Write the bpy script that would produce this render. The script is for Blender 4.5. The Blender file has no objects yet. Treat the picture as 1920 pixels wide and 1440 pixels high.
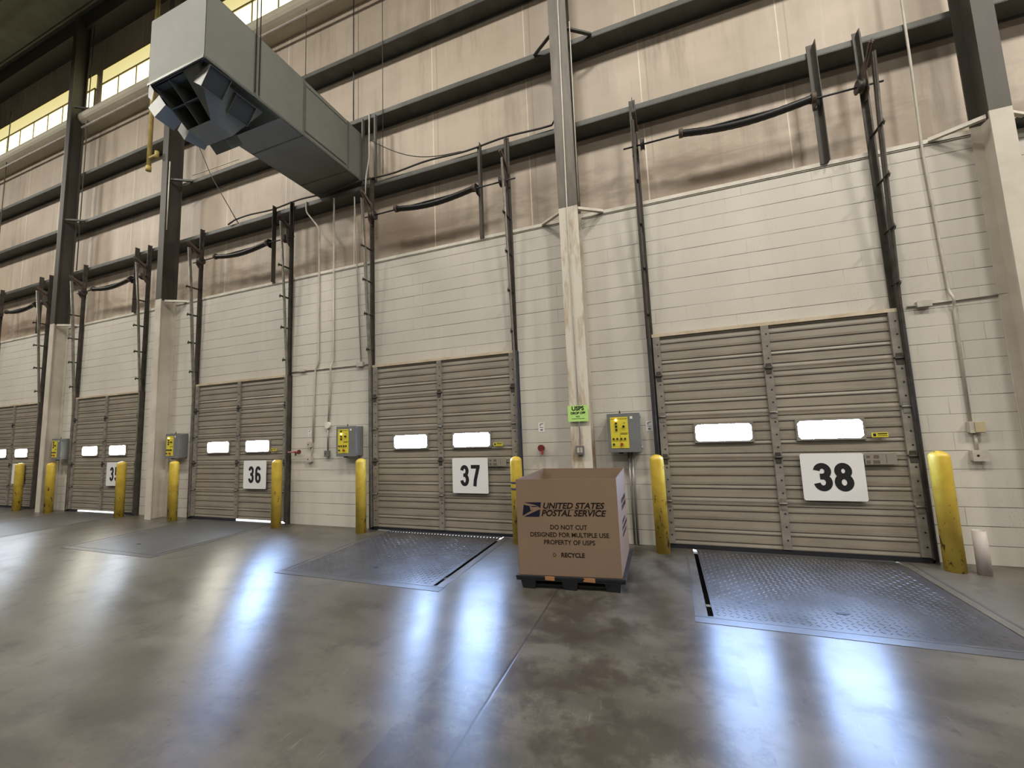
import bpy, math, random
from mathutils import Vector, Matrix
random.seed(7)
SC = bpy.context.scene
COL = SC.collection
# ------------------------------------------------------------------ camera
F_PX = 761.04
CAM = Vector((0.0, -6.0628, 1.6959))
RX, RY, RZ = 0.1052, -0.0400, 0.3527
def cam_axes():
    c, s = math.cos(RZ), math.sin(RZ); A = Matrix(((c, s, 0), (-s, c, 0), (0, 0, 1)))
    c, s = math.cos(RX), math.sin(RX); B = Matrix(((1, 0, 0), (0, c, s), (0, -s, c)))
    c, s = math.cos(RY), math.sin(RY); D = Matrix(((c, 0, s), (0, 1, 0), (-s, 0, c)))
    return D @ B @ A
AX = cam_axes()
cd = bpy.data.cameras.new('camera')
cam = bpy.data.objects.new('camera', cd); COL.objects.link(cam)
cd.sensor_fit = 'HORIZONTAL'; cd.sensor_width = 36.0; cd.lens = F_PX / 1920 * 36.0
cd.clip_start = 0.05; cd.clip_end = 400
right, fwd, up = AX[0], AX[1], AX[2]
m = Matrix((right, up, -fwd)).transposed().to_4x4(); m.translation = CAM
cam.matrix_world = m
SC.camera = cam
# ------------------------------------------------------------------ world, lights, exposure
w = bpy.data.worlds.new('world'); SC.world = w; w.use_nodes = True
bg = w.node_tree.nodes['Background']
bg.inputs[0].default_value = (1.0, 0.93, 0.84, 1); bg.inputs[1].default_value = 0.09
def area(name, loc, size, power, col=(1, .94, .85), rot=(0, 0, 0), sy=None):
    d = bpy.data.lights.new(name, 'AREA'); d.energy = power; d.color = col; d.shape = 'RECTANGLE'
    d.size = size; d.size_y = sy or size
    o = bpy.data.objects.new(name, d); o.location = loc; o.rotation_euler = rot; COL.objects.link(o); return o
for lx, pw in ((-26, 800), (-20, 800), (-13.5, 700), (-8.2, 600), (-1.5, 760), (5, 980), (11.5, 1450)):
    area('high_bay_lamp', (lx, -6.7, 12.8), 1.4, pw)
    area('high_bay_lamp', (lx + 2, -16.0, 12.8), 1.4, pw * .45)
area('high_bay_lamp', (18, -3.5, 11.5), 1.6, 2300)
sd = bpy.data.lights.new('sun', 'SUN'); sd.energy = 14; sd.color = (.93, .97, 1); sd.angle = .01
so = bpy.data.objects.new('sun', sd); so.rotation_euler = (math.radians(-35), math.radians(10), 0); COL.objects.link(so)
SC.view_settings.view_transform = 'Standard'; SC.view_settings.look = 'None'
SC.view_settings.exposure = -0.30; SC.view_settings.gamma = 1.0
SC.view_settings.use_curve_mapping = False
SC.cycles.use_denoising = True
SC.cycles.max_bounces = 8; SC.cycles.diffuse_bounces = 4; SC.cycles.sample_clamp_indirect = 6
# ------------------------------------------------------------------ materials
def mat(name, col, rough=.6, metal=0.0, spec=.5):
    m = bpy.data.materials.new(name); m.use_nodes = True
    b = m.node_tree.nodes['Principled BSDF']
    b.inputs['Base Color'].default_value = (*col, 1); b.inputs['Roughness'].default_value = rough
    b.inputs['Metallic'].default_value = metal; b.inputs['Specular IOR Level'].default_value = spec
    return m
class NT:
    def __init__(s, m): s.t = m.node_tree; s.b = s.t.nodes['Principled BSDF']
    def n(s, kind, **kw):
        o = s.t.nodes.new(kind)
        for k, v in kw.items(): setattr(o, k, v)
        return o
    def l(s, a, b): s.t.links.new(a, b)
    def coord(s, scale=(1, 1, 1), rot=(0, 0, 0), loc=(0, 0, 0)):
        g = s.n('ShaderNodeNewGeometry'); mp = s.n('ShaderNodeMapping')
        mp.inputs['Scale'].default_value = scale; mp.inputs['Rotation'].default_value = rot; mp.inputs['Location'].default_value = loc
        s.l(g.outputs['Position'], mp.inputs['Vector']); return mp.outputs[0]
    def obj(s, scale=(1, 1, 1)):
        g = s.n('ShaderNodeTexCoord'); mp = s.n('ShaderNodeMapping'); mp.inputs['Scale'].default_value = scale
        s.l(g.outputs['Object'], mp.inputs['Vector']); return mp.outputs[0]
    def noise(s, v, scale, detail=4, rough=.6):
        o = s.n('ShaderNodeTexNoise'); o.inputs['Scale'].default_value = scale; o.inputs['Detail'].default_value = detail
        o.inputs['Roughness'].default_value = rough; s.l(v, o.inputs['Vector']); return o.outputs['Fac']
    def ramp(s, f, pts):
        o = s.n('ShaderNodeValToRGB'); e = o.color_ramp.elements
        while len(e) > 1: e.remove(e[-1])
        for i, (p, c) in enumerate(pts):
            x = e[0] if i == 0 else e.new(p)
            x.position = p; x.color = (*c, 1) if isinstance(c, tuple) else (c, c, c, 1)
        s.l(f, o.inputs['Fac']); return o.outputs['Color']
    def mix(s, f, a, b, mode='MIX'):
        o = s.n('ShaderNodeMix', data_type='RGBA', blend_type=mode)
        for sock, v in ((o.inputs[0], f), (o.inputs[6], a), (o.inputs[7], b)):
            if isinstance(v, (int, float)): sock.default_value = v
            elif isinstance(v, tuple): sock.default_value = (*v, 1)
            else: s.l(v, sock)
        return o.outputs[2]
    def math(s, op, a, b=0.0, clamp=False):
        o = s.n('ShaderNodeMath', operation=op, use_clamp=clamp)
        for i, v in enumerate((a, b)):
            if isinstance(v, (int, float)): o.inputs[i].default_value = v
            else: s.l(v, o.inputs[i])
        return o.outputs[0]
    def bump(s, h, strength=.3, dist=.01, normal=None):
        o = s.n('ShaderNodeBump'); o.inputs['Strength'].default_value = strength; o.inputs['Distance'].default_value = dist
        s.l(h, o.inputs['Height'])
        if normal: s.l(normal, o.inputs['Normal'])
        return o.outputs['Normal']
    def col(s, c): s.l(c, s.b.inputs['Base Color'])
    def nor(s, n): s.l(n, s.b.inputs['Normal'])
    def rgh(s, r): s.l(r, s.b.inputs['Roughness'])
    def xyz(s, v):
        o = s.n('ShaderNodeSeparateXYZ'); s.l(v, o.inputs[0]); return o.outputs

# painted concrete block
M_block = mat('painted_block', (.6, .56, .48), .55); t = NT(M_block)
P = t.coord(); sx = t.xyz(P)
cmb = t.n('ShaderNodeCombineXYZ'); t.l(sx[0], cmb.inputs[0]); t.l(sx[2], cmb.inputs[1])
br = t.n('ShaderNodeTexBrick'); br.offset = .5; br.inputs['Scale'].default_value = 1
br.inputs['Brick Width'].default_value = .4064; br.inputs['Row Height'].default_value = .2052
br.inputs['Mortar Size'].default_value = .0045; br.inputs['Mortar Smooth'].default_value = .4
t.l(cmb.outputs[0], br.inputs['Vector'])
row = t.math('ABSOLUTE', t.math('SUBTRACT', t.math('FRACT', t.math('DIVIDE', t.math('ADD', sx[2], .0), .2052)), .5))
rowline = t.ramp(row, [(0.0, 0.0), (.474, 0.0), (.488, 1.0)])
n1 = t.noise(t.coord((.8, 1, 3.2)), 1.3, 5); n2 = t.noise(P, .5, 3); n3 = t.noise(P, 55, 4, .7)
vis = t.ramp(n1, [(.36, .25), (.60, 1.0)])
jl = t.mix(vis, (0, 0, 0), rowline)
hj = t.mix(t.ramp(t.noise(P, 1.1, 2), [(.50, .0), (.66, .45)]), (0, 0, 0), br.outputs['Fac'])
joint = t.mix(1.0, jl, hj, 'LIGHTEN')
base = t.mix(t.ramp(n2, [(.35, 0.0), (.65, 1.0)]), (.50, .475, .415), (.575, .55, .485))
streak = t.noise(t.coord((3.0, 1, .35)), 1.6, 4)
base = t.mix(t.ramp(streak, [(.5, 0.0), (.75, .35)]), base, (.44, .41, .35))
base = t.mix(t.math('MULTIPLY', t.ramp(n3, [(.34, .55), (.47, 0.0)]), t.ramp(t.noise(P, .9, 3), [(.45, .05), (.65, .75)])), base, (.25, .22, .185))
base = t.mix(joint, base, (.115, .10, .08))
t.col(base)
hgt = t.math('SUBTRACT', t.math('MULTIPLY', n3, .15), joint)
t.nor(t.bump(hgt, .5, .006))

# upper insulated siding with seams and stains
M_siding = mat('insulated_siding', (.55, .44, .34), .5); t = NT(M_siding)
P = t.coord(); sx = t.xyz(P)
fx = t.math('FRACT', t.math('DIVIDE', t.math('ADD', sx[0], 1.86 + 190), 1.90))
seam = t.ramp(fx, [(0.0, 1.0), (.006, 1.0), (.010, 0.0)])
seam2 = t.ramp(fx, [(.0, 0.0), (.052, 0.0), (.056, 1.0), (.062, 1.0), (.067, 0.0)])
ws = t.noise(t.coord((3.2, 1, .33)), 1.0, 7, .7); wl = t.noise(t.coord((.7, 1, 1.3)), .9, 4)
sz = t.math('DIVIDE', t.math('SUBTRACT', sx[2], 4.97), 1.45)
sz = t.math('FRACT', sz)
base = t.mix(t.ramp(wl, [(.3, 0.0), (.7, 1.0)]), (.40, .335, .26), (.51, .43, .34))
base = t.mix(t.math('MULTIPLY', t.ramp(ws, [(.50, 0.0), (.66, .75)]), t.ramp(t.noise(P, .45, 2), [(.42, .15), (.6, 1.0)])), base, (.28, .225, .17))
base = t.mix(t.ramp(ws, [(.3, .4), (.42, 0.0)]), base, (.66, .585, .49))
# soot marks below the girts and round the spring shafts
zr = t.math('SUBTRACT', sx[2], 5.15)
smk = t.math('MULTIPLY', t.ramp(t.math('ABSOLUTE', t.math('SUBTRACT', sx[2], 5.35)), [(0, .9), (.35, .75), (.75, 0.0)]),
             t.ramp(t.noise(t.coord((.45, 1, 1.5)), 1.15, 5, .65), [(.40, 0.0), (.60, .85)]))
base = t.mix(smk, base, (.19, .13, .085))
base = t.mix(t.math('MULTIPLY', seam2, .55), base, (.28, .22, .17))
base = t.mix(t.math('MULTIPLY', seam, t.ramp(wl, [(.3, .35), (.6, .9)])), base, (.80, .72, .60))
t.col(base); t.nor(t.bump(t.math('ADD', ws, t.math('MULTIPLY', seam, 1.5)), .25, .01))

# sealed concrete floor
M_floor = mat('sealed_concrete', (.10, .09, .08), .3, 0, .62); t = NT(M_floor)
P = t.coord(); sx = t.xyz(P)
a = t.noise(P, .55, 6, .62); b_ = t.noise(P, 3.2, 8, .7); c_ = t.noise(t.coord((1, 2.4, 1), (0, 0, .5)), 1.3, 6, .6)
sp = t.noise(P, 17, 5, .75); scr = t.noise(t.coord((5, .9, 1), (0, 0, .35)), 6, 6, .7)
base = t.mix(t.ramp(a, [(.3, 0.0), (.7, 1.0)]), (.036, .032, .026), (.105, .094, .073))
base = t.mix(t.ramp(c_, [(.42, 0.0), (.74, .8)]), base, (.135, .124, .100))
base = t.mix(t.ramp(b_, [(.28, .75), (.46, 0.0)]), base, (.025, .022, .018))
dm = t.math('MULTIPLY', t.ramp(t.noise(P, .8, 3), [(.44, 0.0), (.58, 1.0)]), t.ramp(sp, [(.33, 1.0), (.43, 0.0)]))
base = t.mix(t.math('MULTIPLY', dm, .8), base, (.03, .026, .022))
# brown tyre and oil stain band in the middle of the aisle
st = t.math('MULTIPLY', t.ramp(t.math('ABSOLUTE', t.math('ADD', sx[0], .6)), [(0, 1.0), (1.3, .8), (3.0, 0.0)]),
            t.ramp(t.noise(t.coord((1, 1, 1), (0, 0, .3)), 2.4, 8, .72), [(.45, 0.0), (.56, .8)]))
base = t.mix(t.ramp(scr, [(.60, 0.0), (.70, .55)]), base, (.17, .158, .13))
base = t.mix(t.ramp(scr, [(.28, .6), (.36, 0.0)]), base, (.028, .025, .02))
base = t.mix(st, base, (.03, .024, .018))
# control joint
jn = t.math('ABSOLUTE', t.math('ADD', sx[0], 1.16))
jm = t.ramp(jn, [(0.0, 1.0), (.006, 1.0), (.011, 0.0)])
base = t.mix(t.math('MULTIPLY', jm, .85), base, (.03, .028, .025))
t.col(base)
rr = t.ramp(b_, [(.25, .38), (.5, .31), (.75, .27)])
rr = t.mix(t.ramp(c_, [(.4, 0.0), (.7, .35)]), rr, (.40, .40, .40))
t.rgh(rr)
t.b.inputs['Anisotropic'].default_value = .75
tv = t.n('ShaderNodeCombineXYZ'); tv.inputs[1].default_value = 1.0; t.l(tv.outputs[0], t.b.inputs['Tangent'])
t.nor(t.bump(t.math('SUBTRACT', t.math('ADD', t.math('MULTIPLY', sp, .35), b_), t.math('MULTIPLY', jm, 2.5)), .06, .01))

def noisy(name, c1, c2, rough=.5, metal=0., scale=4, lo=.35, hi=.65, stretch=(1, 1, 1), bump=.1, bscale=30, spec=.5):
    m = mat(name, c1, rough, metal, spec); t = NT(m); P = t.coord(stretch)
    f = t.noise(P, scale, 6, .65)
    t.col(t.mix(t.ramp(f, [(lo, 0.0), (hi, 1.0)]), c1, c2))
    if bump: t.nor(t.bump(t.noise(P, bscale, 4), bump, .004))
    return m
M_steel = noisy('girt_steel', (.095, .098, .086), (.065, .066, .056), .5, .1, 3)
M_dkcol = noisy('column_brown_primer', (.062, .053, .04), (.044, .038, .03), .55, .0, 3, stretch=(1, 1, .3))
M_col37 = noisy('worn_grey_brown_column', (.15, .13, .105), (.075, .065, .052), .5, .1, 3.2, stretch=(2, 2, .35))
M_track = noisy('track_steel', (.075, .066, .055), (.04, .033, .027), .5, .3, 6)
M_trackl = noisy('galvanised_track', (.26, .245, .21), (.16, .145, .12), .45, .4, 8)
M_black = mat('black_steel', (.012, .013, .014), .5)
M_spring = mat('oiled_spring', (.018, .017, .016), .42, .3)
M_rust = noisy('rusty_plate', (.07, .05, .038), (.12, .085, .06), .7, .0, 9)
M_paint = noisy('cream_column_paint', (.56, .52, .44), (.46, .42, .345), .5, 0, 2.2)
M_peel = noisy('peeling_column_paint', (.60, .56, .47), (.29, .20, .11), .55, 0, 2.6, .50, .68, (2.2, 2.2, .5), .3, 16)
M_cap = noisy('cap_trim_paint', (.68, .65, .57), (.50, .46, .38), .5, 0, 3)
M_conduit = noisy('painted_conduit', (.50, .47, .40), (.38, .35, .30), .45, 0, 5)
M_grey = noisy('panel_grey', (.165, .17, .17), (.145, .15, .15), .4, 0, 3, bump=.02)
M_greyd = mat('conduit_grey', (.24, .235, .22), .4, .5)
M_white = mat('sign_white', (.70, .70, .69), .35)
M_num = mat('sign_black', (.012, .012, .013), .45)
M_lbl = mat('label_yellow', (.62, .53, .05), .4)
M_green = mat('fluorescent_green', (.43, .70, .20), .5)
M_ink = mat('printed_ink', (.014, .008, .007), .7, 0, .15)
M_navy = mat('navy_ink', (.008, .010, .024), .7, 0, .15)
M_btn = mat('button_black', (.015, .014, .013), .35)
M_red = mat('red_plastic', (.30, .035, .03), .4)
M_redd = noisy('red_hydrant_paint', (.16, .02, .02), (.10, .015, .015), .45, 0, 20)
M_ymark = mat('round_marker_yellow', (.72, .72, .12), .5)
M_rubber = mat('rubber_seal', (.01, .011, .016), .6)
M_pallet = mat('black_pallet_plastic', (.012, .013, .017), .38)
M_orange = noisy('brown_corrugate_tab', (.34, .15, .06), (.28, .13, .06), .7, 0, 5)
M_pit = mat('pit_dark_concrete', (.02, .02, .02), .8)
M_apron = mat('outside_concrete', (.75, .76, .78), .8)
M_ypipe = noisy('yellow_gas_pipe', (.55, .42, .12), (.40, .30, .10), .5, 0, 5)
M_duct = noisy('duct_sheet_metal', (.17, .175, .15), (.14, .145, .125), .6, .0, 1.2, bump=.05, bscale=3)
M_ductd = noisy('diffuser_sheet_metal', (.13, .14, .12), (.10, .105, .09), .45, .2, 2, bump=.02)
M_duct_in = mat('nozzle_inside', (.02, .024, .024), .6)
M_roof = noisy('roof_deck', (.16, .165, .13), (.10, .10, .08), .6, 0, 1)
M_roofd = mat('roof_steel', (.045, .045, .036), .6)
M_beam = noisy('wrapped_beam', (.60, .56, .43), (.50, .46, .35), .5, 0, 1.5, stretch=(.4, 1, 1))
M_blue = noisy('blue_grey_guard', (.03, .035, .06), (.05, .055, .075), .5, 0, 8)
M_pvc = noisy('grey_pipe_stub', (.36, .32, .30), (.42, .38, .35), .5, 0, 4)
M_wire = mat('wire_dark', (.05, .045, .04), .6)

# dock door skin
M_door = mat('ribbed_door_paint', (.35, .30, .23), .42); t = NT(M_door)
P = t.coord(); ds = t.noise(t.coord((.35, 1, 7)), 3.0, 6, .7); dl = t.noise(P, 1.4, 5)
base = t.mix(t.ramp(dl, [(.3, 0.0), (.7, 1.0)]), (.185, .165, .13), (.25, .222, .175))
base = t.mix(t.ramp(ds, [(.50, 0.0), (.70, .5)]), base, (.09, .073, .055))
t.col(base)
M_stile = noisy('door_stile_paint', (.26, .24, .205), (.18, .165, .14), .4, .1, 5, stretch=(1, 1, 2))
M_card = mat('corrugated_cardboard', (.345, .225, .135), .75, 0, .3); t = NT(M_card)
P = t.coord(); t.col(t.mix(t.noise(P, 1.5, 3), (.18, .122, .082), (.22, .15, .10)))
fl = t.xyz(P); t.nor(t.bump(t.math('SINE', t.math('MULTIPLY', fl[0], 900)), .04, .001))
M_boll = mat('bollard_yellow', (.62, .42, .03), .38); t = NT(M_boll)
P = t.coord(); z = t.xyz(P)[2]
ch = t.noise(t.coord((1, 1, .45)), 13, 5, .7); lowm = t.ramp(z, [(0, .085), (.35, .045), (1.3, .0)])
thr = t.math('ADD', ch, lowm)
chip = t.ramp(thr, [(.655, 0.0), (.668, 1.0)])
base = t.mix(t.ramp(t.noise(P, 6, 4), [(.35, 0.0), (.65, 1.0)]), (.47, .325, .035), (.60, .44, .06))
t.col(t.mix(chip, base, (.085, .03, .015))); t.nor(t.bump(t.math('SUBTRACT', 1.0, chip), .3, .002))
M_plate = mat('tread_plate_steel', (.075, .078, .085), .34, .6); t = NT(M_plate)
P = t.coord(); t.col(t.mix(t.ramp(t.noise(P, 2.2, 6, .7), [(.3, 0.0), (.7, 1.0)]), (.06, .058, .056), (.12, .118, .118)))
t.rgh(t.ramp(t.noise(P, 5, 4), [(.3, .28), (.7, .46)]))
M_kerb = noisy('leveler_kerb_steel', (.10, .10, .10), (.07, .07, .07), .38, .3, 3, stretch=(1, 1, 1))
M_kerbf = noisy('faded_kerb_steel', (.075, .073, .068), (.055, .052, .048), .42, .2, 3)

def emis(name, col, strength, base=(.8, .8, .8)):
    m = mat(name, base, .3); b = m.node_tree.nodes['Principled BSDF']
    b.inputs['Emission Color'].default_value = (*col, 1); b.inputs['Emission Strength'].default_value = strength
    return m
M_pane_b = emis('daylit_pane_blue', (.38, .57, 1.0), 215)
M_pane_w = emis('daylit_pane_white', (.80, .88, 1.0), 70)
M_pane_c = emis('daylit_pane_warm', (1.0, .93, .76), 50)
M_pane_d = emis('daylit_pane_pale', (.62, .76, .95), 1.0)
M_frp = emis('daylit_fibreglass', (1.0, .94, .55), 2.6)
M_frp2 = emis('daylit_fibreglass_upper', (1.0, .86, .36), .95)
M_led_o = emis('lit_lamp_orange', (1.0, .62, .2), 9)
# ------------------------------------------------------------------ mesh builder
class MB:
    def __init__(s): s.v = []; s.f = []; s.sm = []
    def add(s, vs, fs, smooth=False):
        o = len(s.v); s.v += [tuple(v) for v in vs]; s.f += [tuple(i + o for i in f) for f in fs]; s.sm += [smooth] * len(fs)
        return s
    def box(s, x0, x1, y0, y1, z0, z1):
        vs = [(x, y, z) for z in (z0, z1) for y in (y0, y1) for x in (x0, x1)]
        return s.add(vs, [(0, 2, 3, 1), (4, 5, 7, 6), (0, 1, 5, 4), (2, 6, 7, 3), (0, 4, 6, 2), (1, 3, 7, 5)])
    def bar(s, a, b, w, h, upv=(0, 0, 1)):
        a, b = Vector(a), Vector(b); d = (b - a).normalized(); u = Vector(upv)
        if abs(d.dot(u)) > .98: u = Vector((0, 1, 0))
        r = d.cross(u).normalized() * w / 2; q = r.cross(d).normalized() * h / 2
        vs = [p + i * r + j * q for p in (a, b) for i, j in ((-1, -1), (1, -1), (1, 1), (-1, 1))]
        return s.add(vs, [(0, 1, 2, 3), (7, 6, 5, 4), (0, 4, 5, 1), (1, 5, 6, 2), (2, 6, 7, 3), (3, 7, 4, 0)])
    def tube(s, pts, r, n=10, caps=True):
        pts = [Vector(p) for p in pts]; rings = []; prev = None
        for i, p in enumerate(pts):
            d = (pts[min(i + 1, len(pts) - 1)] - pts[max(i - 1, 0)]).normalized()
            if prev is None:
                u = Vector((0, 0, 1)) if abs(d.z) < .9 else Vector((0, 1, 0))
                a = d.cross(u).normalized()
            else: a = (prev - d * prev.dot(d)).normalized()
            prev = a; b = d.cross(a); rr = r[i] if isinstance(r, (list, tuple)) else r
            rings.append([p + (a * math.cos(2 * math.pi * k / n) + b * math.sin(2 * math.pi * k / n)) * rr for k in range(n)])
        o = len(s.v)
        for R in rings: s.v += [tuple(q) for q in R]
        for i in range(len(rings) - 1):
            for k in range(n):
                s.f.append((o + i * n + k, o + i * n + (k + 1) % n, o + (i + 1) * n + (k + 1) % n, o + (i + 1) * n + k)); s.sm.append(True)
        if caps:
            s.f.append(tuple(o + k for k in range(n))[::-1]); s.sm.append(False)
            s.f.append(tuple(o + (len(rings) - 1) * n + k for k in range(n))); s.sm.append(False)
        return s
    def lathe(s, prof, n=20, c=(0, 0, 0)):
        o = len(s.v)
        for r, z in prof:
            for k in range(n):
                a = 2 * math.pi * k / n; s.v.append((c[0] + r * math.cos(a), c[1] + r * math.sin(a), c[2] + z))
        for i in range(len(prof) - 1):
            for k in range(n):
                s.f.append((o + i * n + k, o + i * n + (k + 1) % n, o + (i + 1) * n + (k + 1) % n, o + (i + 1) * n + k)); s.sm.append(True)
        s.f.append(tuple(o + k for k in range(n))[::-1]); s.sm.append(False)
        s.f.append(tuple(o + (len(prof) - 1) * n + k for k in range(n))); s.sm.append(False)
        return s
    def prism(s, poly, axis, a, b):
        """poly: 2D points; axis 'x': (y,z) extruded in x; 'y': (x,z) extruded in y; 'z': (x,y) extruded in z"""
        def P(p, t): return {'x': (t, p[0], p[1]), 'y': (p[0], t, p[1]), 'z': (p[0], p[1], t)}[axis]
        n = len(poly); vs = [P(p, a) for p in poly] + [P(p, b) for p in poly]
        fs = [tuple(range(n))[::-1], tuple(range(n, 2 * n))] + [(i, (i + 1) % n, n + (i + 1) % n, n + i) for i in range(n)]
        return s.add(vs, fs)
    def build(s, name, material, parent=None, bevel=0, loc=(0, 0, 0)):
        me = bpy.data.meshes.new(name); me.from_pydata(s.v, [], s.f); me.update()
        me.polygons.foreach_set('use_smooth', s.sm)
        import bmesh
        bm = bmesh.new(); bm.from_mesh(me); bmesh.ops.recalc_face_normals(bm, faces=bm.faces)
        bm.to_mesh(me); bm.free()
        me.materials.append(material)
        o = bpy.data.objects.new(name, me); COL.objects.link(o); o.location = loc
        if parent: o.parent = parent
        if bevel:
            md = o.modifiers.new('bevel', 'BEVEL'); md.width = bevel; md.segments = 2; md.limit_method = 'ANGLE'
        return o
def tag(o, label=None, cat=None, group=None, kind=None):
    if label: o['label'] = label
    if cat: o['category'] = cat
    if group: o['group'] = group
    if kind: o['kind'] = kind
    return o
def empty(name, loc, label=None, cat=None, group=None, kind=None):
    o = bpy.data.objects.new(name, None); COL.objects.link(o); o.location = loc; o.empty_display_size = .1
    return tag(o, label, cat, group, kind)
KIDS = {}
def copy_tree(o, parent=None):
    c = o.copy(); COL.objects.link(c)
    if parent: c.parent = parent
    for ch in list(o.children): copy_tree(ch, c)
    return c
def text_mesh(name, s, size, material, parent, loc, bold=0.0, sx=1.0, shear=0.0, rot=(math.pi / 2, 0, 0), depth=.001, align='CENTER', space=1.0):
    cu = bpy.data.curves.new('t', 'FONT'); cu.body = s; cu.size = size; cu.align_x = align; cu.align_y = 'CENTER'
    cu.offset = bold; cu.extrude = depth; cu.shear = shear; cu.space_character = space; cu.resolution_u = 3
    o = bpy.data.objects.new('t', cu); COL.objects.link(o)
    bpy.context.view_layer.update()
    me = bpy.data.meshes.new_from_object(o.evaluated_get(bpy.context.evaluated_depsgraph_get()))
    bpy.data.objects.remove(o); bpy.data.curves.remove(cu)
    for v in me.vertices: v.co.x *= sx
    me.materials.clear(); me.materials.append(material)
    q = bpy.data.objects.new(name, me); COL.objects.link(q); q.location = loc; q.rotation_euler = rot
    if parent: q.parent = parent
    return q
# ------------------------------------------------------------------ layout numbers
DX = {34: -18.95, 35: -14.45, 36: -9.726, 37: -4.901, 38: -0.066}   # left edge of each door
DW, DT, DB = 2.75, 2.885, .052
XL, XR = -30.0, 9.0
CAPZ = 4.87
# ------------------------------------------------------------------ floor with leveler pits
PX0, PX1, PY0 = .30, 2.44, -2.03            # pit, relative to door left edge
lev = [DX[k] for k in (34, 35, 36, 37, 38)]
f = MB(); xs = [-60.0]
for d in lev: xs += [d + PX0, d + PX1]
xs.append(14.0)
f.box(-60, 14, -30, PY0, -.2, 0)
for i in range(0, len(xs) - 1, 2): f.box(xs[i], xs[i + 1], PY0, .01, -.2, 0)
fl = f.build('floor', M_floor); tag(fl, 'worn grey sealed concrete floor with dark stains and long glare streaks', 'floor', kind='structure')
p = MB()
for d in lev:
    x0, x1 = d + PX0, d + PX1
    p.box(x0 - .1, x0, PY0, .2, -.6, -.2); p.box(x1, x1 + .1, PY0, .2, -.6, -.2)
    p.box(x0 - .1, x1 + .1, PY0 - .1, PY0, -.6, -.2); p.box(x0 - .1, x1 + .1, PY0 - .1, .2, -.7, -.6)
    p.box(x0, x1, .1, .2, -.6, -.10)
tag(p.build('trim_1', M_pit), 'dark concrete pits under the dock levelers', 'pit', kind='structure')
g = MB(); g.box(-60, 40, .8, 60, -1.4, -1.3)
tag(g.build('trim_2', M_apron), 'sunlit concrete yard outside the dock doors', 'ground', kind='structure')
# ------------------------------------------------------------------ masonry wall with door openings
mw = MB(); edges = [-60.0]
for d in lev: edges += [d + .06, d + DW - .06]
edges.append(14.0)
for i in range(0, len(edges) - 1, 2): mw.box(edges[i], edges[i + 1], 0, .22, 0, DT - .05)
mw.box(-60, 14, 0, .22, DT - .05, CAPZ)
mw.box(-60, 14, .12, .22, -1.3, -.2)
tag(mw.build('wall_back', M_block), 'cream painted concrete block wall around the dock doors', 'wall', kind='structure')
c = MB(); c.box(-60, 14, -.012, .30, CAPZ, CAPZ + .012); c.box(-60, 14, -.012, 0, CAPZ - .005, CAPZ + .065)
tag(c.build('trim_3', M_cap), 'white painted steel ledge capping the block wall', 'ledge', kind='structure')
s = MB(); s.box(-60, -6.44, .30, .36, CAPZ, 14.6); s.box(-5.27, 14, .30, .36, CAPZ, 14.6); s.box(-6.44, -5.27, .30, .36, CAPZ, 6.65); s.box(-6.44, -5.27, .30, .36, 7.67, 14.6)
tag(s.build('wall_upper', M_siding), 'tan stained insulated siding above the block wall', 'wall', kind='structure')
# girts: horizontal channels, web flat, lip at the front
def girt(name, z, label, th=.075):
    b = MB(); b.box(-60, 14, 0, .30, z - .006, z + .006); b.box(-60, 14, 0, .008, z, z + th); b.box(-60, 14, .285, .30, z - .045, z + .09)
    tag(b.build(name, M_steel), label, 'girt', kind='structure')
girt('trim_4', 6.42, 'lowest grey steel girt along the siding', .08)
girt('trim_5', 7.87, 'second grey steel girt along the siding', .085)
girt('trim_6', 9.35, 'third grey steel girt along the siding', .085)
b = MB(); prof = [(.30, 10.95), (.05, 10.95)] + [(.02 - .16 * math.sin(a * math.pi / 8), 11.16 - .17 * math.cos(a * math.pi / 8)) for a in range(1, 8)] + [(.05, 11.36), (.30, 11.42)]
b.prism(prof, 'x', -60, 14)
tag(b.build('trim_7', M_beam), 'rounded cream wrapped girt under the yellow windows', 'girt', kind='structure')
b = MB(); b.tube([(-60, -.02, 10.86), (14, -.02, 10.86)], .035, 8)
tag(b.build('sprinkler_pipe', M_conduit), 'thin cream pipe running along under the yellow windows', 'pipe')
# ------------------------------------------------------------------ columns
CX = [-20.25, -15.50, -10.70, -1.115, 3.70, 8.5]
# yellow fibreglass windows between the columns
wi = 1
for a, bb in ((-25.0, -15.45), (-15.1, -10.85), (-10.55, -6.1), (-5.9, -1.3)):
    r = empty('window_%d' % wi, (a, .30, 11.4), ['leftmost band of glowing yellow fibreglass panels', 'band of glowing yellow panels left of the duct front', 'band of glowing yellow panels above the duct', 'rightmost band of glowing yellow panels, above the frame'][wi - 1], 'window', kind='structure'); wi += 1
    L = bb - a; n = max(5, round(L / .9)); fr = MB()
    fr.box(0, L, -.04, -.005, -.03, .03); fr.box(0, L, -.04, -.005, 1.0, 1.05); fr.box(0, L, -.03, -.005, 1.50, 1.54)
    for k in range(n + 1): fr.box(max(0, k * L / n - .02), min(L, k * L / n + .02), -.035, -.006, 0, 1.0)
    fr.build('window_frame', mat('frp_frame', (.35, .28, .10), .5), r)
    for k in range(n): MB().box(k * L / n + .02, (k + 1) * L / n - .02, -.022, -.004, .03, 1.0).build('pane', M_frp, r)
    MB().box(0, L, -.022, -.004, 1.05, 1.5).build('pane', M_frp2, r)
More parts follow.
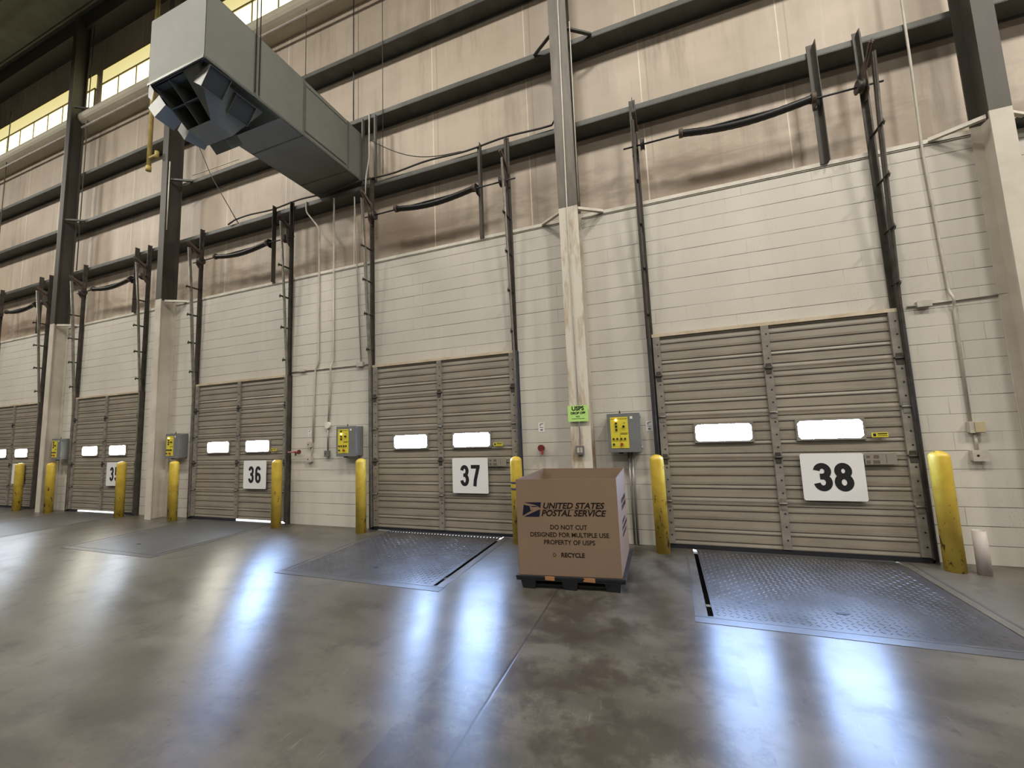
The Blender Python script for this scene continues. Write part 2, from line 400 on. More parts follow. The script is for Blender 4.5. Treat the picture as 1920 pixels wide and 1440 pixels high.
# ceiling
b = MB(); b.prism([(.36, 14.5), (.36, 14.6), (-30, 16.1), (-30, 16.0)], 'x', -60, 14)
for k in range(12):
    pass
tag(b.build('ceiling', M_roof), 'grey green metal roof deck in shadow', 'ceiling', kind='structure')
for k in range(1, 12):
    y = .1 - k * 1.5; z = 14.42 - y * .049
    q = MB(); q.box(-40, 14, y, y + .02, z - .25, z + .05); q.box(-40, 14, y, y + .09, z - .26, z - .25)
    tag(q.build('trim_%d' % (7 + k), M_roofd), 'dark roof purlin spanning the bays', 'purlin', kind='structure')
q = MB(); q.box(-60, 14, -.12, .30, 14.0, 14.5)
tag(q.build('trim_19', M_roofd), 'dark eave strut at the top of the siding', 'beam', kind='structure')
tag(MB().tube([(-40, -.55, 13.8), (14, -.55, 13.8)], .032, 8).build('eave_pipe', M_roofd), 'grey pipe running below the roof along the wall top', 'pipe')
def column(x, w, label, painted, mat_low, mat_up, ztop=14.2, taper=.02, split=4.95, depth=.32, rafter=True):
    r = empty('steel_column', (x, 0, 0), label, 'column')
    def hsec(z0, z1, y0a, y0b, m, name, fw):
        b = MB()
        for (ya, yb) in ((0, .018),):
            vs = []
        def slab(xa, xb, f0, f1):   # f: offset from front face
            vs = [(xa, y0a + f0, z0), (xb, y0a + f0, z0), (xb, (y0a + f1) if f1 is not None else -.002, z0), (xa, (y0a + f1) if f1 is not None else -.002, z0),
                  (xa, y0b + f0, z1), (xb, y0b + f0, z1), (xb, (y0b + f1) if f1 is not None else -.002, z1), (xa, (y0b + f1) if f1 is not None else -.002, z1)]
            b.add(vs, [(0, 3, 2, 1), (4, 5, 6, 7), (0, 1, 5, 4), (1, 2, 6, 5), (2, 3, 7, 6), (3, 0, 4, 7)])
        slab(-fw / 2, fw / 2, 0, .018); slab(-.006, .006, .018, None)
        b.box(-fw / 2, fw / 2, -.022, -.003, z0, z1)
        return b.build(name, m, r)
    hsec(0, split, -depth, -depth - taper * .5, mat_low, 'painted_base', w)
    hsec(split, ztop, -depth - taper * .5, -depth - taper * 2.2, mat_up, 'upper_shaft', w)
    # kick-out straps tying the ledge and the girts to the column
    return r
def brace(x, z, side, y, m=M_cap, cw=.1):
    b = MB(); b.bar((side * cw, y, z), (side * .48, -.01, z), .05, .008, (0, 0, 1)); b.bar((side * cw, y, z + .02), (side * .48, -.01, z + .02), .006, .06)
    return b
cols = {}
cols[35] = column(-15.27, .20, 'leftmost brown steel column with cream base, left of the second dock door', 1, M_paint, M_dkcol, depth=.31, taper=0)
cols[36] = column(-10.73, .20, 'brown steel column with cream base below the air duct front', 1, M_paint, M_dkcol, depth=.32)
cols[37] = column(-1.115, .285, 'peeling cream and brown column with a green notice, behind the cardboard bin', 1, M_peel, M_col37, depth=.30, taper=0)
cols[39] = column(3.70, .19, 'brown steel column with cream base at the right edge', 1, M_paint, M_dkcol, depth=.30)
for k, r in cols.items():
    w2 = .14 if k == 37 else .09
    for side in (-1, 1):
        brace(0, CAPZ + .03, side, -.25, cw=w2).build('ledge_brace', M_cap, r)
        if k in (37,) : brace(0, 7.90, side, -.25, cw=w2).build('girt_brace', M_steel, r)
        if k in (35, 36) and side == 1:
            brace(0, 7.90, side, -.25, cw=w2).build('girt_brace', M_steel, r)
            if k == 35: brace(0, 11.3, side, -.25, cw=w2).build('girt_brace', M_steel, r)
# ------------------------------------------------------------------ doors
DN = {38: 'the nearest door', 37: 'the door behind the bin', 36: 'the third door from the right', 35: 'the second door from the left', 34: 'the leftmost door'}
SECH = (DT - DB) / 5
def rib_profile():
    """y offsets of the inner skin along a section height (0..1)"""
    pts = []
    g = [(0.0, 0.0), (.012, 0.0)]
    for a, q in zip((.03, .12, .33, .44, .66, .84), (.10, .30, .385, .60, .80, .93)):
        g += [(max(a, g[-1][0] + .004), 0.0), (q, .012), (q + .008, 0.0)]
    g.append((1.0, 0.0))
    return g
WIN = [(.455, 1.115), (1.62, 2.275)]; WZ = (1.405, 1.622)
def door_proto():
    r = empty('door_1', (0, 0, 0))
    y = -.062
    for k in range(5):
        z0 = DB + k * SECH; z1 = z0 + SECH - .004
        b = MB(); prof = rib_profile()
        cuts = [(.0, DW)]
        if k == 2: cuts = [(.0, WIN[0][0]), (WIN[0][1], WIN[1][0]), (WIN[1][1], DW)]
        for xa, xb in cuts:
            vs = []
            for q, dy in prof: vs += [(xa, y + .02 + dy, z0 + q * SECH * .993), (xb, y + .02 + dy, z0 + q * SECH * .993)]
            b.add(vs, [(2 * i, 2 * i + 1, 2 * i + 3, 2 * i + 2) for i in range(len(prof) - 1)])
        if k == 2:
            for xa, xb in WIN:
                for za, zb in ((z0, WZ[0]), (WZ[1], z1)):
                    vs = []; pr = [(q, dy) for q, dy in prof if za - .001 <= z0 + q * SECH * .993 <= zb + .001]
                    zz = [z0 + q * SECH * .993 for q, dy in pr]
                    if zz[0] > za: pr = [((za - z0) / (SECH * .993), pr[0][1])] + pr
                    if zz[-1] < zb: pr = pr + [((zb - z0) / (SECH * .993), pr[-1][1])]
                    for q, dy in pr: vs += [(xa, y + .02 + dy, z0 + q * SECH * .993), (xb, y + .02 + dy, z0 + q * SECH * .993)]
                    b.add(vs, [(2 * i, 2 * i + 1, 2 * i + 3, 2 * i + 2) for i in range(len(pr) - 1)])
        # back skin keeps daylight out
        for xa, xb in cuts: b.box(xa, xb, y + .036, y + .042, z0 - .003, z1 + .003)
        if k == 2:
            for xa, xb in WIN: b.box(xa, xb, y + .036, y + .042, z0 - .003, WZ[0]); b.box(xa, xb, y + .036, y + .042, WZ[1], z1 + .003)
        b.build('door_section', M_door, r)
    for xa in (0, DW / 2 - .045, DW - .095):
        wd = .09 if xa not in (0, DW - .095) else .095
        for k in range(5):
            z0 = DB + k * SECH
            b = MB(); b.box(xa, xa + wd, y - .006, y + .004, z0 + .012, z0 + SECH - .012)
            b.box(xa, xa + .006, y, y + .03, z0 + .012, z0 + SECH - .012); b.box(xa + wd - .006, xa + wd, y, y + .03, z0 + .012, z0 + SECH - .012)
            st = b.build('stile', M_stile, r)
            h = MB()
            for q in (.22, .5, .78):
                zz = z0 + SECH * q; h.tube([(xa + wd * .62, y - .0061, zz), (xa + wd * .62, y - .0085, zz)], .0105, 8)
            h.build('bolt_hole', M_black, st)
    for xa in (.047, DW / 2, DW - .047):
        for k in range(1, 5):
            z0 = DB + k * SECH
            b = MB(); b.prism([(xa - .03, z0 - .075), (xa + .03, z0 - .075), (xa + .035, z0 - .01), (xa + .035, z0 + .015), (xa + .028, z0 + .06), (xa - .028, z0 + .06), (xa - .035, z0 + .015), (xa - .035, z0 - .01)], 'y', y - .012, y - .006)
            b.tube([(xa - .045, y - .016, z0), (xa + .045, y - .016, z0)], .011, 8)
            b.build('hinge', M_trackl if k % 2 else M_track, r)
    for i, (xa, xb) in enumerate(WIN):
        b = MB(); e = .022
        b.box(xa - e, xb + e, y - .004, y + .03, WZ[0] - e, WZ[0]); b.box(xa - e, xb + e, y - .004, y + .03, WZ[1], WZ[1] + e)
        b.box(xa - e, xa, y - .004, y + .03, WZ[0], WZ[1]); b.box(xb, xb + e, y - .004, y + .03, WZ[0], WZ[1])
        for cx_, sx_ in ((xa, 1), (xb, -1)):
            for cz_, sz_ in ((WZ[0], 1), (WZ[1], -1)):
                b.prism([(cx_, cz_), (cx_ + sx_ * .03, cz_), (cx_, cz_ + sz_ * .03)], 'y', y - .003, y + .02)
        fr = b.build('window_frame', M_stile, r)
        MB().box(xa, xb, y + .008, y + .016, WZ[0], WZ[1]).build('pane', M_pane_w, fr)
    b = MB(); b.box(-.01, DW + .01, y - .002, y + .04, DT - .012, DT + .03)
    b.build('top_rail', noisy('top_rail_paint', (.55, .48, .36), (.42, .33, .22), .45, 0, 4), r)
    return r
d0 = door_proto()
doors = {}
SEAL = {34: [(0, DW)], 35: [(0, .35), (2.35, DW)], 36: [(0, 1.35)], 37: [(0, DW)], 38: [(0, DW)]}
PANES = {34: (M_pane_w, M_pane_w), 35: (M_pane_c, M_pane_w), 36: (M_pane_c, M_pane_b), 37: (M_pane_b, M_pane_b), 38: (M_pane_b, M_pane_b)}
DOORS = [d0] + [copy_tree(d0) for _ in range(4)]
for n, k in enumerate((34, 35, 36, 37, 38)):
    r = DOORS[n]
    r.name = 'door_%d' % (n + 1); r.location = (DX[k], 0, 0); doors[k] = r
    tag(r, {34: 'tan ribbed dock door at the far left edge, mostly behind the column',
            35: 'tan ribbed dock door second from the left, its number half hidden by a bollard',
            36: 'tan ribbed dock door third from the right, daylight leaking under it', 37: 'tan ribbed dock door behind the cardboard bin, its number thirty seven',
            38: 'nearest and largest tan ribbed dock door, numbered 38'}[k], 'dock door', kind='structure')
    pn = [gc for ch in r.children for gc in ch.children if gc.name.startswith('pane')]
    pn.sort(key=lambda o: o.data.vertices[0].co.x)
    base_w = [o for o in pn]
    for i, o in enumerate(sorted(pn, key=lambda o: min(v.co.x for v in o.data.vertices))):
        o.data = o.data.copy(); o.data.materials[0] = PANES[k][i]
    for xa, xb in SEAL[k]:
        z0 = .012 if k == 37 else .0
        MB().box(xa, xb, -.055, -.025, z0, DB + .006).build('bottom_seal', M_rubber, r)
# half of the left pane of door 37 is paler blue: it is a sliding light, seen as a second pane
MB().box(WIN[0][0] + .02, WIN[0][0] + .33, -.062 + .004, -.062 + .008, WZ[0] + .02, WZ[1] - .02).build('pane', M_pane_d, doors[37])
# steel jamb guards and dark weather seals beside each door
for k in DX:
    for side in (0, 1):
        x = DX[k] - .03 if side == 0 else DX[k] + DW + .005
        r = empty('door_track', (x, 0, 0), 'steel lift track leaning out above the %s edge of %s' % (('left', 'right')[side], DN[k]), 'door track')
        s_ = -1 if side == 0 else 1
        # wall angle: leg flat on the wall and leg standing off
        b = MB(); b.box(-.012 - .04, .04, -.026, -.0135, 2.9, 6.56); b.box(-.006, .006, -.09, -.0135, 2.9, 6.56)
        b.build('wall_angle', M_track, r)
        b = MB(); b.box(-.05, .05, .0 - .012, -.001, 0.0, 2.9); b.box(s_ * .03 - .005, s_ * .03 + .005, -.10, -.001, 0.0, 2.9)
        b.build('jamb_angle', M_blue if k in (37, 38) else M_track, r)
        # the bent guide rail: upright beside the door, then leaning off the wall
        b = MB(); pts = [(0, -.075, .05), (0, -.075, 2.55), (0, -.09, 2.95), (0, -.15, 3.86), (0, -.22, 5.0), (0, -.30, 6.02)]
        for i in range(len(pts) - 1):
            b.bar(pts[i], pts[i + 1], .022, .045, (0, 1, 0))
        b.tube([(s_ * .012, p_[1] - .02, p_[2]) for p_ in pts], .016, 8)
        b.build('guide_rail', M_trackl if k < 38 else M_track, r)
        for z, yy in ((5.11, .30), (4.48, .255), (3.85, .215), (3.2, .16)):
            b = MB(); b.bar((0, -.01, z), (0, -yy - .03, z), .035, .006, (0, 0, 1)); b.bar((0, -.01, z), (0, -yy - .03, z), .006, .035, (0, 0, 1))
            b.prism([(-yy - .05, z - .02), (-yy - .02, z - .045), (-yy - .02, z + .045)], 'x', -.004, .004)
            b.build('bracket', M_track, r)
        b = MB(); b.prism([(-.002, 5.60), (-.002, 6.05), (-.10, 6.05), (-.36, 6.17), (-.36, 6.10), (-.16, 5.92), (-.16, 5.68), (-.09, 5.58)], 'x', s_ * -.012 - .004, s_ * -.012 + .004)
        b.bar((s_ * -.012, -.34, 6.14), (s_ * -.012 + .02, -.12, 5.98), .05, .05)
        b.build('end_bearing_plate', M_rust, r)
    # torsion shaft with spring
    r = empty('torsion_spring_shaft', (DX[k], -.11, 5.755), 'sagging black torsion spring above ' + DN[k], 'torsion spring')
    MB().tube([(-.2, 0, 0), (DW + .16, 0, 0)], .0125, 10).build('shaft', M_black, r)
    pts = []; rad = []
    for i in range(33):
        u = i / 32; pts.append((.60 + u * 1.58, -.02, -.005 - .085 * math.sin(math.pi * min(1, u * 1.02)) ** 1.0 * (1 - .15 * u)))
        rad.append(.047 + .0025 * (i % 2))
    MB().tube(pts, rad, 14).build('spring', M_spring, r)
    for xx in (.59, 2.17): MB().tube([(xx - .02, -.02, 0), (xx + .03, -.02, 0)], .062, 14).build('spring_cone', M_rust, r)
    for xx in (.06, DW - .06): MB().lathe([(.04, -.03), (.085, -.03), (.085, -.022), (.07, -.018), (.07, .018), (.085, .022), (.085, .03), (.04, .03)], 18).build('cable_drum', M_track, r)
    for ch in r.children:
        if ch.name.startswith('cable_drum'):
            ch.rotation_euler = (0, math.pi / 2, 0)
    dr = [ch for ch in r.children if ch.name.startswith('cable_drum')]
    dr[0].location = (.07, 0, 0); dr[1].location = (DW - .08, 0, 0)
    r = empty('hanger_post', (DX[k] + DW - .50, 0, 0), 'short steel post carrying the spring above ' + DN[k], 'steel post')
    b = MB(); b.box(-.045, .035, -.026, -.0135, CAPZ + .03, 6.58); b.box(.028, .036, -.11, -.0135, CAPZ + .03, 6.58); b.build('post_angle', M_dkcol, r)
    MB().prism([(-.001, 5.66), (-.001, 5.86), (-.15, 5.83), (-.17, 5.76), (-.12, 5.66)], 'x', -.05, -.042).build('bearing_bracket', M_black, r)
# ------------------------------------------------------------------ number signs
def strip(b, pts, w, y0, y1):
    n = len(pts); L = []; Rr = []; closed = (Vector(pts[0]) - Vector(pts[-1])).length < 1e-6
    for i, p in enumerate(pts):
        a = Vector(pts[i - 1] if i else (pts[-2] if closed else pts[0])); c = Vector(pts[i + 1] if i < n - 1 else (pts[1] if closed else pts[-1])); d = (c - a).normalized(); nn = Vector((-d.y, d.x))
        ww = w[i] if isinstance(w, list) else w
        L.append(Vector(p) + nn * ww / 2); Rr.append(Vector(p) - nn * ww / 2)
    for i in range(n - 1): b.prism([tuple(L[i]), tuple(L[i + 1]), tuple(Rr[i + 1]), tuple(Rr[i])], 'y', y0, y1)
def arc(cx, cz, rx, rz, a0, a1, n=18): return [(cx + rx * math.cos(math.radians(a0 + (a1 - a0) * i / n)), cz + rz * math.sin(math.radians(a0 + (a1 - a0) * i / n))) for i in range(n + 1)]
def digit(ch, x, z, W, H, w, parent):
    b = MB(); h = w / 2; lay = [0]
    def A(pts):
        lay[0] += 1; strip(b, [(x + u, z + v) for u, v in pts], w, -.008 - .0003 * lay[0], -.0062)
    if ch == '3':
        zc = H * .52; A(arc(W / 2, (zc + H - h) / 2, W * .48 - h, (H - h - zc) / 2, 172, -90)); A(arc(W / 2, (zc + h) / 2, W / 2 - h, (zc - h) / 2, 90, -172)); A([(W * .36, zc), (W * .55, zc)])
    elif ch == '8':
        zc = H * .53; A(arc(W / 2, (zc + H - h) / 2, W * .46 - h, (H - h - zc) / 2, 0, 360, 28)); A(arc(W / 2, (zc + h) / 2, W / 2 - h, (zc - h) / 2, 0, 360, 28))
    elif ch == '7':
        A([(0, H - h), (W, H - h)]); A([(W - h, H - h), (W * .66, H * .62), (W * .47, H * .30), (W * .40, 0)])
    elif ch == '6':
        A(arc(W / 2, H * .31, W / 2 - h, H * .31 - h, 0, 360, 28)); A([(h, H * .33), (h, H * .62)] + arc(W / 2, H * .70, W / 2 - h, H * .30 - h, 180, 20, 16))
    elif ch == '5':
        A([(W * .95, H - h), (W * .1, H - h)]); A([(W * .12 + h, H), (W * .08 + h, H * .45)]); A([(W * .12, H * .50)] + arc(W / 2, H * .31, W / 2 - h, H * .31 - h, 120, -165))
    else:
        A([(W * .72, 0), (W * .72, H)]); A([(0, H * .28), (W, H * .28)]); A([(W * .66, H * .95), (W * .08, H * .32)])
    b.build('numeral', M_num, parent)
def number_sign(k, txt, label):
    r = empty('number_sign', (DX[k] + 1.60, -.075, .665), label, 'sign')
    b = MB(); W, H = .635, .56; e = .015
    b.prism([(e, 0), (W - e, 0), (W, e), (W, H - e), (W - e, H), (e, H), (0, H - e), (0, e)], 'y', -.006, 0)
    b.build('sign_board', M_white, r)
    dw, dh, gap, sw = (.190, .335, .020, .068) if k == 38 else (.155, .335, .040, .056)
    if k == 38: e = 0
    x0 = W / 2 - dw - gap / 2
    digit(txt[0], x0, H / 2 - dh / 2, dw, dh, sw, r); digit(txt[1], x0 + dw + gap, H / 2 - dh / 2, dw, dh, sw, r)
number_sign(38, '38', 'white square sign with thirty eight on the nearest dock door')
number_sign(37, '37', 'white square sign with thirty seven left of the cardboard bin')
number_sign(36, '36', 'white square sign with thirty six left of a bollard')
number_sign(35, '35', 'white number sign half covered by a bollard, only its 3 readable')
number_sign(34, '34', 'white number sign almost wholly behind the leftmost bollard')
def flat_label(name, x, y, z, w, h, m, label, cat, bits=()):
    r = empty(name, (x, y, z), label, cat)
    MB().box(0, w, -.002, 0, 0, h).build('backing', m, r)
    for (a, b2, c2, d2, mm) in bits: MB().box(a, b2, -.003, -.002, c2, d2).build('printed_mark', mm, r)
    return r
for k in (38, 37, 36):
    flat_label('warning_label', DX[k] + 2.345, -.0765, 1.405, .155, .055, M_lbl, 'small yellow warning label beside a window of ' + DN[k], 'label',
               [(.012, .04, .012, .045, M_num), (.055, .145, .034, .046, M_ink), (.055, .145, .014, .020, M_ink)])
M_old = mat('old_label_residue', (.10, .08, .06), .7); M_oldp = mat('torn_label_paper', (.21, .19, .16), .7)
for k in (38, 37):
    flat_label('torn_label', DX[k] + 2.25, -.0765, 1.09, .30, .13, M_oldp, 'torn old label remnants beside the number sign of ' + DN[k], 'label',
               [(.01, .05, .01, .05, M_old), (.075, .14, .01, .05, M_old), (.085, .135, .07, .11, M_old), (.015, .05, .075, .105, M_old), (.2, .205, .01, .12, M_old)])
# ------------------------------------------------------------------ dock levelers
def leveler(k, label, tread=True, gl=.012, gr=.012):
    x0, x1 = DX[k] + PX0, DX[k] + PX1; r = empty('dock_leveler', (x0, PY0, 0), label, 'dock leveler')
    W, L = x1 - x0, -PY0
    b = MB(); b.box(gl, W - gr, .008, L - .11, -.006, .002)
    if tread:
        p_ = .052; nx = int((W - gl - gr - .06) / p_); ny = int((L - .14) / p_)
        for i in range(nx):
            for j in range(ny):
                cx, cy = gl + .04 + i * p_, .05 + j * p_; a = math.radians(45 if (i + j) % 2 else -45)
                ca, sa = math.cos(a), math.sin(a); hl, hw, h = .021, .0055, .0032
                P_ = lambda u, v, z: (cx + u * ca - v * sa, cy + u * sa + v * ca, z)
                b.add([P_(-hl, 0, .002), P_(0, -hw, .002), P_(hl, 0, .002), P_(0, hw, .002), P_(-hl * .6, 0, .002 + h), P_(hl * .6, 0, .002 + h)],
                      [(0, 1, 4), (1, 5, 4), (1, 2, 5), (2, 3, 5), (3, 4, 5), (3, 0, 4)], False)
    b.build('deck_plate', M_plate if tread else M_kerbf, r)
    b = MB(); b.box(.02, W - .02, L - .055, L + (.10 if k > 36 else .0), -.005, .003)
    n = int(W / .055)
    if k == 37:
        for i in range(n): b.box(.03 + i * .055, .03 + i * .055 + .032, L - .11, L - .055, -.004, .003)
    else: b.box(.04, W - .04, L - .11, L - .055, -.005, .003)
    b.build('lip_hinge', M_kerb, r)
    b = MB(); b.box(-.11, W + .11, -.13, -.028, .0, .0035); b.box(-.11, W + .11, -.022, .004, 0, .0035)
    b.box(-.10, -.075, -.02, L - .05, 0, .003) ; b.box(W + .075, W + .10, -.02, L - .05, 0, .003)
    b.build('frame_angle', M_kerb if tread else M_kerbf, r)
    b = MB(); cx, cy = W * .5, .34
    b.prism([(cx - .05, cy), (cx - .02, cy + .025), (cx + .03, cy + .02), (cx + .05, cy - .005), (cx + .01, cy - .02), (cx - .03, cy - .018)], 'z', .0015, .0062)
    b.build('lift_hole', M_black, r)
leveler(38, 'diamond tread dock leveler plate in the floor before ' + DN[38], True, .045, .015)
leveler(37, 'diamond tread dock leveler plate in the floor before ' + DN[37], True, .012, .04)
leveler(36, 'dull dock leveler plate in the floor before ' + DN[36], False)
leveler(35, 'faint dock leveler plate in the floor before ' + DN[35], False)
leveler(34, 'faint dock leveler plate at the far left before the leftmost door', False)
# ------------------------------------------------------------------ bollards
def boll_mesh():
    R = .088; prof = [(R, 0), (R, 1.19)] + [(R * math.cos(a * math.pi / 12), 1.19 + .065 * math.sin(a * math.pi / 12)) for a in range(1, 7)]
    prof[-1] = (.004, 1.255)
    return MB().lathe(prof, 28)
b0 = boll_mesh().build('bollard', M_boll)
BL = [(-.13, 'yellow bollard standing just right of the cardboard bin'), (2.765, 'biggest chipped yellow bollard, the rightmost, beside a pipe stub'),
      (-2.12, 'yellow bollard partly hidden behind the cardboard bin, with dark tape rings'), (-4.99, 'yellow bollard under the control panel that has a round white box beside it'),
      (-6.97, 'yellow bollard just right of the number thirty six sign'), (-9.98, 'chipped yellow bollard just right of the column below the duct front'),
      (-11.86, 'yellow bollard hiding half of a number sign, only the three left readable'), (-14.85, 'yellow bollard just right of the leftmost painted column'),
      (-16.40, 'leftmost yellow bollard, before the farthest dock door')]
for i, (x, lb) in enumerate(BL):
    o = b0 if i == 0 else b0.copy()
    if i: COL.objects.link(o)
    o.location = (x, -.27, 0); tag(o, lb, 'bollard'); o.rotation_euler = (0, 0, i * 1.3)
    if i in (2,):
        for z in (.86, .77):
            t_ = MB().lathe([(.0885, 0), (.0895, .001), (.0895, .03), (.0885, .031)], 24).build('tape_ring', M_blue, o); t_.location = (0, 0, z)
b = MB(); R = .055
b.lathe([(R, 0), (R, .44), (R - .008, .44), (R - .008, .05)], 22)
tag(b.build('pipe_stub', M_pvc, loc=(2.965, -.33, 0)), 'short open grey pipe stub standing beside the rightmost bollard', 'pipe')
# ------------------------------------------------------------------ control panels
def panel(x, z, label, lit, k, door=38, w=.43, h=.525, d=.20, y=0.0):
    r = empty('control_panel', (x, y, z), label, 'control panel')
    MB().box(0, w, -d + .02, -.001, 0, h).build('enclosure', M_grey, r, bevel=.004)
    dr = MB().box(-.008, w + .008, -d, -d + .022, -.008, h + .008).build('panel_door', M_grey, r, bevel=.004)
    f = -d - .001
    lp = MB().box(.035, .275, f - .003, f, .05, h - .045).build('legend_plate', M_lbl, r)
    hh = h - .095; z0 = .05
    bits = MB(); bits.box(.04, .27, f - .0036, f - .003, z0 + hh - .028, z0 + hh - .022); bits.box(.16, .163, f - .0036, f - .003, z0, z0 + .21); bits.box(.16, .275, f - .0036, f - .003, z0 + .207, z0 + .212)
    bits.box(.17, .26, f - .0036, f - .003, z0 + .19, z0 + .20)
    bits.build('printed_legend', M_ink, lp)
    def btn(name, u, v, rad, m, dep=.018):
        return MB().tube([(u, f - .002, v), (u, f - .002 - dep, v)], rad, 14).build(name, m, r)
    for q, vv in enumerate((.39, .345, .30, .255)):
        btn('indicator_lamp', .115, z0 + vv * hh / .43, .0145, M_led_o if q == lit else M_btn)
    btn('selector_switch', .215, z0 + .30 * hh / .43, .016, M_btn, .03)
    btn('key_switch', .225, z0 + .35 * hh / .43, .006, M_rust, .01)
    for u in (.07, .12, .175, .225): btn('push_button', u, z0 + .13 * hh / .43, .013, M_btn)
    btn('push_button', .07, z0 + .055 * hh / .43, .014, M_btn)
    btn('stop_button', .178, z0 + .055 * hh / .43, .019, M_red, .028)
    MB().box(w - .125, w - .09, f - .002, f, h - .075, h - .04).build('emblem_sticker', M_white, r)
    for zz in (.05, h - .05): MB().tube([(w + .012, -d + .01, zz - .025), (w + .012, -d + .01, zz + .025)], .008, 8).build('hinge', M_grey, r)
    MB().box(w * .3, w * .42, -.16, -.10, -.03, 0).build('cable_gland', M_black, r)
    MB().tube([(w * .38, -.1, h), (w * .38, -.1, h + .05)], [.012, .006], 8).build('cable_gland', M_black, r)
    return r
panel(-.745, 1.292, 'grey control panel nearest the green notice, its top lamp lit', 0, 38)
panel(-5.60, 1.295, 'grey control panel left of the dock door behind the cardboard bin', 1, 37)
panel(-10.44, 1.31, 'grey control panel beside the column standing below the duct front', 0, 36)
panel(-15.02, 1.33, 'faded grey control panel, the leftmost, beside the first brown column', 9, 35, y=-.03)
def conduit(pts, r_, label, m=M_conduit, name='conduit', cat='conduit', straps=()):
    o = MB().tube(pts, r_, 8).build(name, m); tag(o, label, cat); return o
def smooth(pts, n=4):
    out = [pts[0]]
    for i in range(1, len(pts) - 1):
        a, b2, c2 = Vector(pts[i - 1]), Vector(pts[i]), Vector(pts[i + 1])
        d1 = (a - b2); d2 = (c2 - b2); q = min(.08, d1.length * .4, d2.length * .4)
        p0 = b2 + d1.normalized() * q; p1 = b2 + d2.normalized() * q
        for k in range(n + 1):
            u = k / n; out.append(tuple((1 - u) ** 2 * p0 + 2 * u * (1 - u) * b2 + u * u * p1))
    out.append(pts[-1]); return out
Y = -.02
# down-pipes below the control panels
conduit([(-.50, -.06, 1.285), (-.50, -.03, .02)], .014, 'left one of two thin conduits dropping from the nearest control panel', M_greyd)
conduit([(-.455, -.06, 1.285), (-.455, -.03, .02)], .014, 'right one of two thin conduits dropping from the nearest control panel', M_greyd)
conduit([(-5.22, -.05, 1.29), (-5.22, -.03, .02)], .014, 'conduit dropping from the second nearest control panel', M_greyd)
# wall left of the dock door behind the bin
conduit(smooth([(-6.60, Y, 6.5), (-6.60, Y, 6.28), (-6.24, Y, 5.84), (-6.23, Y, 3.1), (-6.31, Y, 2.95), (-6.33, Y, 2.4), (-6.345, Y, 1.56)]), .017, 'left tall conduit bending down the wall left of the dock door behind the bin')
conduit(smooth([(-5.87, Y, 6.4), (-5.86, Y, 3.1), (-5.89, -.06, 2.96), (-5.93, Y, 2.6), (-5.97, Y, 1.90)]), .017, 'right tall conduit on the wall left of the dock door behind the bin')
conduit(smooth([(-5.36, Y, 6.3), (-5.34, Y, 5.6), (-5.20, Y, 3.0)]), .012, 'thin conduit just left of the middle door track')
conduit([(-6.95, -.014, 2.965), (-4.98, -.014, 2.955)], .011, 'horizontal thin conduit crossing the wall left of the dock door behind the bin')
conduit([(-5.975, Y, 1.82), (-5.98, Y, 1.38)], .013, 'short conduit between the round box and the dark outlet', M_greyd)
conduit([(-6.36, Y, 1.5), (-6.385, Y, 1.27)], .013, 'short conduit joining the two outlet boxes near the red knob')
def jbox(x, z, w, h, d, label, m=M_conduit, name='junction_box', holes=0, cat='electrical box'):
    r = empty(name, (x, 0, z), label, cat)
    MB().box(-w / 2, w / 2, -d, -.001, -h / 2, h / 2).build('box_body', m, r, bevel=.004)
    cv = MB().box(-w / 2 - .003, w / 2 + .003, -d - .004, -d, -h / 2 - .003, h / 2 + .003).build('cover_plate', m, r)
    for q in range(holes): MB().tube([(-w * .18 + q * w * .36, -d - .0045, 0), (-w * .18 + q * w * .36, -d - .007, 0)], .012, 10).build('socket', M_black, r)
    return r
jbox(-6.63, 2.975, .13, .05, .04, 'small oblong box on the horizontal conduit nearer the red knob')
jbox(-5.21, 2.965, .14, .075, .05, 'small white box on the horizontal conduit beside the middle door track')
jbox(-6.40, 1.515, .10, .105, .06, 'upper square outlet box on the wall near the red knob', M_conduit, 'outlet_box', 1)
jbox(-6.40, 1.235, .11, .10, .06, 'lower square outlet box on the wall near the red knob', M_conduit, 'outlet_box', 1)
jbox(-5.985, 1.335, .10, .11, .05, 'dark outlet box straight below the round junction box', M_greyd, 'outlet_box', 1)
b = MB(); b.tube([(0, 0, 0), (0, -.05, 0)], [.065, .06], 16)
tag(b.build('round_junction_box', M_cap, loc=(-5.975, -.001, 1.865)), 'round white junction box left of the second nearest control panel', 'electrical box')
# right wall
conduit(smooth([(3.19, Y, 9.3), (3.17, Y, 6.0), (3.15, Y, 4.8), (3.19, Y, 3.05), (3.20, -.07, 2.95), (3.21, Y, 2.85), (3.20, Y, 1.53)]), .014, 'tall conduit bending down the wall right of the nearest door')
conduit([(2.80, -.014, 2.925), (3.68, -.014, 2.955)], .010, 'horizontal thin conduit crossing the wall right of the nearest door')
jbox(2.945, 2.935, .13, .065, .05, 'small cream box on the thin conduit right of the nearest door')
r = jbox(3.225, 1.49, .12, .12, .06, 'upper tan outlet box on the wall right of the nearest door', M_conduit, 'outlet_box')
MB().box(-.02, .065, -.075, -.06, -.055, .055).build('switch_plate', noisy('ivory_plastic', (.45, .38, .24), (.40, .33, .2), .4, 0, 8), r)
jbox(3.22, 1.18, .13, .115, .06, 'lower outlet box on the wall right of the nearest door', M_conduit, 'outlet_box', 1)
conduit([(3.22, Y, 1.43), (3.22, Y, 1.24)], .014, 'short conduit joining the two outlet boxes right of the nearest door')
